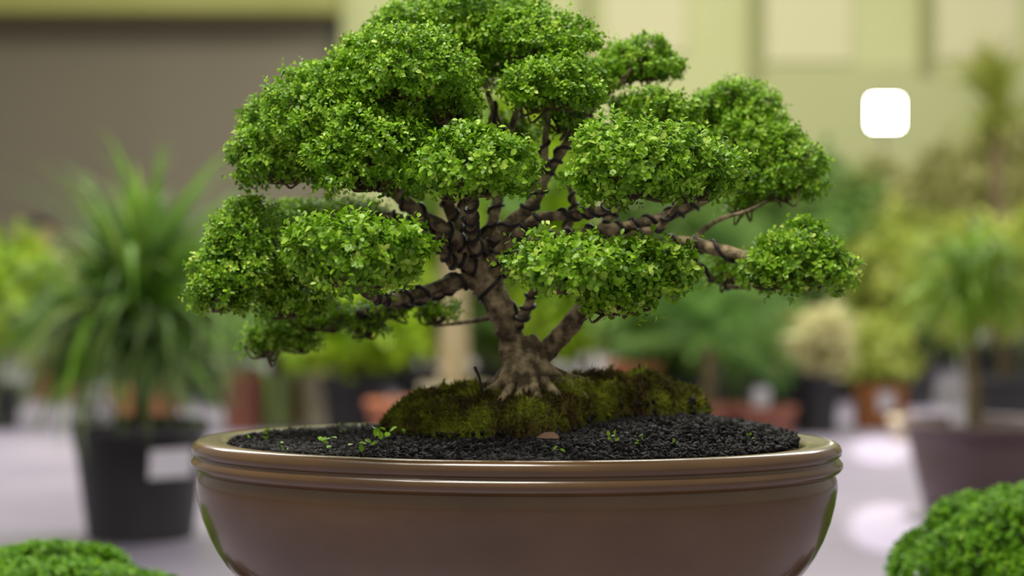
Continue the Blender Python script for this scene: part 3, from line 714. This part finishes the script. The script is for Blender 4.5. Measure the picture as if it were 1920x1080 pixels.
R = np.stack([np.stack([1 - 2 * (b_ * b_ + c_ * c_), 2 * (a_ * b_ - c_ * w_), 2 * (a_ * c_ + b_ * w_)], -1), np.stack([2 * (a_ * b_ + c_ * w_), 1 - 2 * (a_ * a_ + c_ * c_), 2 * (b_ * c_ - a_ * w_)], -1), np.stack([2 * (a_ * c_ - b_ * w_), 2 * (b_ * c_ + a_ * w_), 1 - 2 * (a_ * a_ + b_ * b_)], -1)], 1)
loc = CB[None] * sc[:, None, :] * rg.uniform(.6, 1.1, (n, 8, 1))
V = np.einsum('nij,nkj->nki', R, loc) + np.stack([x, y, zz], -1)[:, None, :]
me = bpy.data.meshes.new('grit'); me.vertices.add(n * 8); me.vertices.foreach_set('co', V.astype(np.float32).ravel())
lp_ = (CF.ravel()[None] + (np.arange(n) * 8)[:, None]).ravel().astype(np.int32)
me.loops.add(len(lp_)); me.loops.foreach_set('vertex_index', lp_); me.polygons.add(n * 6)
me.polygons.foreach_set('loop_start', np.arange(0, n * 24, 4, dtype=np.int32)); me.polygons.foreach_set('loop_total', np.full(n * 6, 4, np.int32)); me.update(); me.validate()
o = kid('grit', me, M['grit'], soil); o['kind'] = 'stuff'

def ray_soil(px, py):
    """where the photo pixel meets the soil or the mound"""
    best = None
    for Y in np.linspace(-.19, .15, 341):
        p = at(px, py, Y); z = float(soil_z(p.x, Y)) + max(0.0, float(mound_h(p.x, Y)))
        if p.z <= z: return Vector((p.x, Y, z))
    p = at(px, py, .0)
    return Vector((p.x, .0, float(soil_z(p.x, 0.0)) + max(0.0, float(mound_h(p.x, 0.0)))))
# seedlings on the grit
for i, (px, py, s, nl) in enumerate(((500, 830, .010, 6), (528, 848, .007, 4), (605, 848, .011, 6), (680, 858, .012, 6), (712, 838, .014, 8), (755, 826, .006, 3), (580, 820, .006, 3),
                                     (1043, 860, .009, 4), (1148, 836, .009, 5), (1198, 838, .008, 5), (1265, 842, .005, 3), (1405, 830, .006, 3), (468, 836, .006, 3), (640, 818, .007, 4))):
    rg = np.random.default_rng(200 + i); p = np.array(ray_soil(px, py))
    b = np.tile(p + [0, 0, .002], (nl, 1)) + rg.normal(0, s * .35, (nl, 3)) * [1, .6, .0] + np.stack([np.zeros(nl), np.zeros(nl), rg.uniform(0, s * 1.1, nl)], -1)
    d = rand_dirs(nl, rg, .0)
    sp = kid('seedling', leaves_mesh('seedling', b, d, np.tile([0, -.5, 1.0], (nl, 1)) + rg.normal(0, .3, (nl, 3)), np.full(nl, s * .62), np.full(nl, s * .42), rg.random(nl)), M['sprout'])
# dead leaves lying on the grit, a twig in the moss
for (px, py, s, rz, nm, lb) in ((1005, 828, .024, .3, 'fallen_leaf', 'brown curled dry leaf on the grit before the moss'), (912, 826, .017, 1.2, 'fallen_leaf', 'reddish dry leaf on the grit, left of centre'), (850, 822, .012, 2.2, 'fallen_leaf', 'small tan dry leaf on the grit under the left moss')):
    p = np.array(ray_soil(px, py)) + [0, 0, .0035]
    me = leaves_mesh('fallen_leaf', np.zeros((1, 3)), np.array([[math.cos(rz), math.sin(rz) * .4, .05]]), np.array([[0, -.55, 1.0]]), np.array([s]), np.array([s * .5]), np.array([.5]))
    o = link(nm, me, M['dry']); o.location = p; tag(o, lb, 'leaf')
p0 = ray_soil(907, 722); p1 = at(889, 687, p0.y)
o = kid('twig', tube_mesh('twig', [p0 - Vector((0, 0, .006)), (p0 + p1) / 2 + Vector((.001, 0, 0)), p1], [.0012, .0012, .0016], 4, 6), M['wire'])

# ---- trunk, branches and training wires
TY = 0.03
BRS = 1.0
def path(pts): return [at(p[0], p[1], p[2]) for p in pts], [p[3] * .001 * BRS for p in pts]
BR = {}
def wood(name, pts, bump=.16, per=9, sides=12, parent=bonsai):
    P, R = path(pts); BR[name + str(len(BR))] = (P, R)
    me = tube_mesh(name, P, R, per, sides, bump)
    return kid(name, me, M['bark'], parent), P, R
trunk, tp, trd = wood('trunk', [(990, 752, TY, 27), (987, 722, TY, 23), (978, 694, TY, 18), (965, 662, TY, 14), (957, 630, TY, 13), (944, 592, TY, 12.5), (927, 556, TY, 13), (912, 528, TY, 14.5), (896, 500, TY, 14), (890, 470, TY, 9)], .26, 16, 20)
# surface roots dive into the moss
tb = at(988, 726, TY)
for (ang, rr, r0, r1, z0) in ((-178, .046, 8, 3.5, .050), (-152, .044, 8.5, 4, .046), (-124, .040, 8, 4, .050), (-100, .040, 9, 4.5, .046), (-76, .040, 8, 4, .050), (-50, .043, 8.5, 4, .048), (-22, .050, 8, 3.5, .050), (6, .056, 6.5, 2.6, .046), (60, .05, 8, 4, .04), (120, .05, 8, 4, .04)):
    ca, sa = math.cos(math.radians(ang)), math.sin(math.radians(ang))
    gz = lambda q: float(soil_z(tb.x + ca * q, TY + sa * q)) + max(0., float(mound_h(tb.x + ca * q, TY + sa * q)))
    P = [Vector((tb.x - .004 + ca * .006, TY + sa * .006, gz(.01) + z0)), Vector((tb.x + ca * .017, TY + sa * .017, gz(.017) + z0 * .42)), Vector((tb.x + ca * rr * .68, TY + sa * rr * .68, gz(rr * .68) + .006)), Vector((tb.x + ca * rr, TY + sa * rr, gz(rr) - .001)), Vector((tb.x + ca * rr * 1.3, TY + sa * rr * 1.3, gz(rr * 1.3) - .008))]
    kid('root', tube_mesh('root', P, [r0 * .001, r0 * .00095, (r0 * .4 + r1 * .6) * .001, r1 * .001, r1 * .0008], 8, 10, .3), M['bark'], trunk)
wood('second_trunk', [(992, 705, TY, 11), (1005, 682, TY, 10.5), (1024, 660, TY, 9.8), (1052, 628, TY - .01, 9.6), (1084, 592, TY - .02, 9), (1108, 560, TY - .05, 8), (1135, 525, TY - .10, 5)])
branches = [
 # (points, wire pitch in m or 0)
 ([(962, 618, TY, 5), (975, 600, TY - .01, 6.5), (990, 575, TY - .015, 6.3), (1000, 548, TY - .02, 5.5), (1035, 505, TY - .08, 4)], .016),
 ([(912, 535, TY, 11), (868, 526, TY - .01, 10), (815, 540, TY - .02, 8.5), (755, 558, TY - .05, 7.5), (695, 556, TY - .11, 5), (655, 520, TY - .16, 3)], .030),
 ([(900, 512, TY, 10), (856, 478, TY - .02, 9), (822, 440, TY - .02, 8.5), (770, 415, TY, 7), (690, 405, TY + .02, 6), (570, 430, TY + .01, 5), (470, 480, TY - .02, 3)], .021),
 ([(893, 500, TY, 10), (846, 440, TY - .03, 9), (790, 402, TY - .03, 9), (742, 362, TY - .03, 8.5), (715, 320, TY - .04, 6), (650, 270, TY - .05, 3.5)], .022),
 ([(893, 490, TY, 9), (858, 430, TY, 8), (838, 370, TY - .01, 7.5), (828, 300, TY - .03, 6.5), (835, 240, TY - .05, 5), (790, 160, TY - .08, 3)], .022),
 ([(896, 490, TY, 8), (885, 430, TY - .05, 7), (885, 380, TY - .1, 5), (890, 320, TY - .15, 3)], .019),
 ([(897, 488, TY, 9), (925, 410, TY + .01, 7.5), (938, 340, TY + .02, 6), (942, 260, TY + .02, 4.5), (920, 190, TY + .02, 4), (880, 80, TY + .02, 3)], .023),
 ([(902, 492, TY, 9), (950, 425, TY - .01, 8.5), (996, 385, TY - .02, 8), (1020, 335, TY - .02, 6), (1022, 260, TY - .01, 4.5), (1035, 180, TY - .05, 3)], .020),
 ([(1015, 345, TY - .02, 6), (1062, 270, TY, 6), (1108, 205, TY + .03, 5.5), (1190, 125, TY + .05, 3)], .021),
 ([(948, 285, TY + .02, 5), (962, 230, TY + .02, 4.5), (985, 160, TY, 4), (1010, 90, TY - .02, 3)], 0),
 ([(905, 500, TY, 9), (960, 450, TY - .02, 8), (1010, 410, TY - .04, 7), (1078, 402, TY - .05, 6), (1150, 385, TY - .09, 5), (1210, 330, TY - .14, 3)], .019),
 ([(908, 505, TY, 9), (980, 460, TY, 8), (1080, 440, TY, 8), (1180, 425, TY, 8), (1250, 405, TY + .01, 7.5), (1325, 372, TY + .02, 6), (1420, 320, TY + .04, 3)], .020),
 ([(910, 515, TY, 10), (1010, 490, TY + .01, 8.5), (1140, 470, TY + .01, 8), (1270, 455, TY + .01, 8), (1345, 468, TY + .0, 8.5), (1402, 482, TY - .01, 7), (1480, 490, TY - .02, 3)], .024),
 ([(1296, 458, TY + .01, 4), (1318, 432, TY + .02, 3.5), (1352, 410, TY + .02, 3), (1400, 396, TY + .02, 2.6), (1438, 378, TY + .02, 2)], 0),
 ([(1120, 435, TY, 6), (1190, 350, TY + .04, 5), (1240, 270, TY + .03, 4), (1245, 205, TY + .01, 2.5)], .02),
 ([(1190, 350, TY + .04, 5), (1290, 290, TY + .07, 4.5), (1340, 245, TY + .08, 4), (1385, 195, TY + .08, 2.5)], 0),
 ([(932, 592, TY + .005, 3.5), (896, 600, TY + .04, 3.2), (860, 606, TY + .07, 2.6), (815, 612, TY + .1, 1.6)], 0),
 ([(870, 530, TY, 7), (790, 560, TY + .05, 6), (690, 585, TY + .1, 5), (600, 610, TY + .13, 3.5), (510, 650, TY + .13, 2)], .02),
 ([(846, 470, TY, 6), (800, 450, TY + .03, 5.5), (740, 420, TY + .08, 4), (640, 400, TY + .12, 3)], 0),
 ([(1130, 470, TY + .01, 5), (1190, 440, TY - .01, 5.5), (1236, 425, TY - .01, 5), (1262, 395, TY - .03, 4), (1300, 350, TY - .08, 2.5)], .018),
 ([(1060, 440, TY, 5), (1072, 410, TY + .02, 5), (1076, 378, TY + .03, 4), (1060, 330, TY + .05, 3)], .018),
 ([(1280, 470, TY + .02, 4), (1320, 510, TY + .05, 4), (1360, 535, TY + .06, 3), (1400, 540, TY + .06, 2)], .02),
 ([(880, 480, TY + .01, 7), (868, 420, TY + .04, 6), (875, 350, TY + .06, 5), (900, 280, TY + .07, 4), (930, 190, TY + .08, 2.5)], .022),
 ([(920, 490, TY + .01, 6), (985, 400, TY + .05, 5.5), (1000, 330, TY + .07, 5), (985, 250, TY + .08, 3.5), (975, 180, TY + .08, 2)], .022),
 ([(850, 500, TY - .02, 6), (830, 470, TY - .04, 6), (800, 440, TY - .05, 5), (770, 440, TY - .08, 3.5), (730, 450, TY - .13, 2.5)], .016),
]
def add_wire(P, R, pitch, parent, start=.05, end=.8):
    S = spline(np.hstack([np.array([tuple(p) for p in P]), np.array(R)[:, None]]), 40)
    i0, i1 = int(len(S) * start), int(len(S) * end); S = S[i0:i1]
    c = S[:, :3]; T, N, B = frames(c)
    arc = np.concatenate([[0], np.cumsum(np.linalg.norm(np.diff(c, axis=0), axis=1))])
    nn_ = max(20, int(arc[-1] / pitch * 11)); sarc = np.linspace(0, arc[-1], nn_)
    I = lambda q: np.stack([np.interp(sarc, arc, q[:, k]) for k in range(3)], -1)
    C, n_, b_ = I(c), unit(I(N)), unit(I(B)); r = np.interp(sarc, arc, S[:, 3])
    ph = sarc / pitch * 2 * math.pi + 1.3 * np.sin(sarc * 97 + pitch * 5e3) + .8 * np.sin(sarc * 43)
    wr = .0019
    H = C + (n_ * np.cos(ph)[:, None] + b_ * np.sin(ph)[:, None]) * (r * 1.03 + wr * .6)[:, None]
    v, f = tube_arrays(H, np.full(len(H), wr), 6)
    kid('training_wire', mesh('training_wire', v, f), M['wire'], parent)
BRS = 0.74
for pts, pitch in branches:
    bo, P, R = wood('branch', pts, .2, 9, 10)
    if pitch: add_wire(P, R, pitch, bo)
add_wire(tp, trd, .042, trunk, .52, .95)

# ---- foliage pads : (px, py, half width px, height above, height below, Y, leaf mm, density)
PADS = [
 (868, 52, 172, 66, 44, TY + .03, 6.0, 1.0), (1012, 82, 120, 62, 36, TY - .03, 6.0, 1.0), (760, 150, 140, 105, 52, TY - .10, 6.2, 1.0),
 (1198, 124, 86, 58, 38, TY + .08, 6.0, 1.0), (1035, 168, 102, 70, 52, TY - .08, 6.2, 1.0), (640, 240, 165, 128, 84, TY - .06, 6.4, 1.0),
 (530, 300, 112, 86, 62, TY - .05, 6.4, 1.0), (700, 300, 140, 110, 82, TY - .11, 6.4, .9), (845, 190, 78, 60, 44, TY - .06, 6.2, .9),
 (1238, 212, 74, 46, 36, TY + .0, 6.2, 1.0), (1380, 206, 86, 58, 48, TY + .09, 6.2, 1.0), (1418, 268, 96, 62, 60, TY + .06, 6.2, 1.0), (1462, 338, 96, 84, 54, TY + .05, 6.2, 1.0),
 (892, 322, 122, 84, 66, TY - .18, 7.0, 1.0), (1185, 310, 152, 90, 88, TY - .17, 7.0, 1.0), (1300, 328, 106, 78, 66, TY - .13, 7.0, 1.0),
 (668, 486, 156, 88, 82, TY - .20, 8.0, .95), (462, 474, 108, 104, 100, TY - .04, 6.6, 1.0), (410, 545, 70, 80, 56, TY - .05, 6.6, 1.0), (545, 560, 80, 60, 50, TY - .02, 6.4, .7),
 (1060, 506, 118, 74, 62, TY - .21, 8.0, 1.0), (1205, 512, 108, 76, 66, TY - .19, 8.0, 1.0), (1150, 566, 80, 40, 34, TY - .20, 8.0, .7),
 (1508, 492, 100, 80, 76, TY - .03, 7.0, 1.0), (1440, 510, 62, 52, 46, TY - .05, 7.0, .8), (1368, 505, 60, 44, 38, TY + .07, 6.0, .5),
 (600, 592, 125, 44, 40, TY + .13, 6.0, .5), (498, 640, 62, 52, 44, TY + .13, 6.0, .5), (680, 606, 60, 40, 36, TY + .12, 6.0, .45), (818, 586, 58, 36, 30, TY + .11, 6.0, .4), (560, 640, 50, 30, 30, TY + .14, 6.0, .4), (735, 575, 60, 36, 30, TY + .10, 6.0, .4),
 (690, 112, 74, 66, 50, TY - .03, 6.0, .9), (520, 238, 86, 66, 50, TY - .02, 6.0, .9), (930, 40, 110, 56, 40, TY + .05, 6.0, .9), (610, 165, 70, 50, 50, TY - .02, 6.0, .9),
 (620, 402, 120, 38, 34, TY + .12, 6.0, .6), (960, 250, 60, 44, 40, TY + .08, 6.0, .4), (1110, 255, 60, 40, 36, TY + .08, 6.0, .5), (760, 340, 60, 40, 34, TY + .05, 6.0, .5),
 (720, 190, 120, 80, 60, TY + .06, 6.0, .8), (560, 240, 100, 70, 60, TY + .05, 6.0, .8), (840, 110, 90, 60, 50, TY + .0, 6.0, .9), (970, 130, 80, 40, 46, TY + .07, 6.0, .7),
 (1110, 150, 70, 50, 50, TY + .05, 6.0, .7), (1330, 250, 80, 50, 50, TY + .10, 6.0, .7), (1190, 215, 60, 40, 36, TY + .08, 6.0, .7), (480, 420, 90, 50, 50, TY + .05, 6.0, .7),
 (1060, 215, 60, 36, 50, TY - .02, 6.0, .6), (800, 250, 60, 40, 50, TY - .02, 6.0, .7), (1395, 380, 60, 30, 26, TY + .06, 6.0, .35),
]
FRONT = {13: 75, 16: 80, 20: 75, 14: 70}
unit_leaves = []
for k in range(6):
    me = leaves_mesh('leaf', np.zeros((1, 3)), np.array([[0., 1, 0]]), np.array([[0., 0, 1]]), np.array([1.0]), np.array([.72 + .03 * k]), np.array([.2 + .14 * k])); me.materials.append(M['leaf']); unit_leaves.append(me)
ROOT = np.array(bonsai.location)
for i, (px, py, hw, up, dn, Y, lm, dens) in enumerate(PADS):
    rg = np.random.default_rng(500 + i)
    c = np.array(at(px, py, Y)); m = (Y - CAM.y) / FPX
    ll = lm * .001 * (.96 if lm > 6.9 else .88)
    inset = ll * 1.1
    rad = (hw * m, max(hw * m * .85, .03), up * m, dn * m)
    areaq = 2 * math.pi * rad[0] * rad[1] * 1.3 + 4 * (rad[2] + rad[3]) * rad[0]
    n_sh = int(dens * areaq * 2.3 / (ll * ll * .45) / 7)
    p, nn, kk = blob_surface(rg, n_sh, rad, -0.82, max(9, int(hw / 6)), .30 if dens > .6 else .55, 2.3)
    q = np.where(rg.random(n_sh) < .72, 1.0, rg.uniform(.55, .95, n_sh)); p = p * q[:, None]
    Ls = np.where(rg.random(n_sh) < .10, rg.uniform(2.2, 3.4, n_sh), rg.uniform(1.0, 2.2, n_sh)) * ll
    A = shoots(rg, p + c - nn * ll * 1.0, nn, Ls, 7, ll, ll * .64, .42)
    pad_parent = bonsai
    sel = None
    if i in FRONT:
        depth = A[0][:, 1]; cand = np.argsort(depth)[:FRONT[i] * 5]
        sel = rg.choice(cand, FRONT[i], replace=False)
        mask = np.ones(len(depth), bool); mask[sel] = False
        S = [a[sel] for a in A]; A = [a[mask] for a in A]
    pad = kid('foliage_pad', leaves_mesh('foliage_pad', *A), M['leaf']); pad['kind'] = 'stuff'
    if sel is not None:
        d = unit(S[1]); s_ = unit(np.cross(d, S[2])); z_ = np.cross(s_, d)
        for k in range(len(sel)):
            o = link('leaf', unit_leaves[k % 6], None, pad)
            L_ = S[3][k]; w = L_
            mt = Matrix(((s_[k][0] * w, d[k][0] * L_, z_[k][0] * L_, S[0][k][0] - ROOT[0]), (s_[k][1] * w, d[k][1] * L_, z_[k][1] * L_, S[0][k][1] - ROOT[1]), (s_[k][2] * w, d[k][2] * L_, z_[k][2] * L_, S[0][k][2] - ROOT[2]), (0, 0, 0, 1)))
            o.matrix_basis = mt
    # twigs inside the pad
    nt_ = int(26 * dens * (hw / 100)) + 8; V = []; F = []
    hub = c + np.array([0, 0, -rad[3] * .7])
    pt, _, _ = blob_surface(rg, nt_, rad, -0.4, 9, .3)
    for k in range(nt_):
        e = pt[k] * .74 + c; h0 = hub + (e - hub) * np.array([.25, .25, .0]) * rg.uniform(.2, 1.6)
        mid = (h0 + e) / 2 + rg.normal(0, .006, 3)
        S_ = spline(np.array([h0, mid, e]), 4); v, f = tube_arrays(S_, np.linspace(.0016, .0006, len(S_)), 4); b0 = len(V)
        V += v; F += [tuple(a + b0 for a in q) for q in f]
    o = kid('twigs', mesh('twigs', V, F), M['twig'], pad); o['kind'] = 'stuff'

# ================================================================== neighbouring clipped domes in the foreground
def dome_shrub(label, px, py, Y, rx, rz, seed):
    rg = np.random.default_rng(seed); top = at(px, py, Y)
    base = thing('clipped_dome_shrub', label, 'shrub', (top.x, Y, 0), 0, 'clipped dome shrubs beside the bonsai')
    cz = top.z - rz; ph = 0.07
    pz = cz - 0.10 - ph
    o = link('pot', lathe_mesh('pot', pot_profile(.085, .065, ph, .004, .015), 40), M['glaze'], base); o.location = (0, 0, pz)
    o = link('soil', lathe_mesh('soil', [(.001, .001, pz + ph * .92), (.073, .073, pz + ph * .88)], 24), M['soil'], base)
    link('trunk', tube_mesh('trunk', [(0, 0, pz + ph * .8), (.008, 0, pz + ph + .04), (0, 0, cz - .01)], [.014, .011, .009], 6, 10, .2), M['bark'], base)
    n = int(2900 * (rx / .12) ** 2)
    p, nn, _ = blob_surface(rg, n, (rx, rx * .9, rz, .05), -.4, 30, .22)
    q = np.where(rg.random(n) < .75, 1.0, rg.uniform(.6, .95, n)); p = p * q[:, None] + [0, 0, cz]
    A = shoots(rg, p - nn * .008, nn, rg.uniform(.008, .014, n), 7, .0075, .0052, .3)
    o = link('foliage', leaves_mesh('foliage', *A), M['dome'], base); o['kind'] = 'stuff'
    s = thing('shrub_stand', 'dark wooden stand under the ' + ('right' if px > 960 else 'left') + ' clipped dome shrub', 'stand', (top.x, Y, 0))
    o = link('stand_top', box_mesh('stand_top', .24, .24, .03, .004), M['stand'], s); o.location = (0, 0, pz - .03)
    for sx in (-1, 1):
        for sy in (-1, 1):
            o = link('leg', box_mesh('leg', .03, .03, pz - .031, .003), M['stand'], s); o.location = (sx * .1, sy * .1, 0)
dome_shrub('bright green clipped dome shrub cut by the lower right corner', 1935, 903, .42, .178, .15, 91)
dome_shrub('bright green clipped dome shrub cut by the lower left corner', 95, 1016, .42, .165, .085, 92)
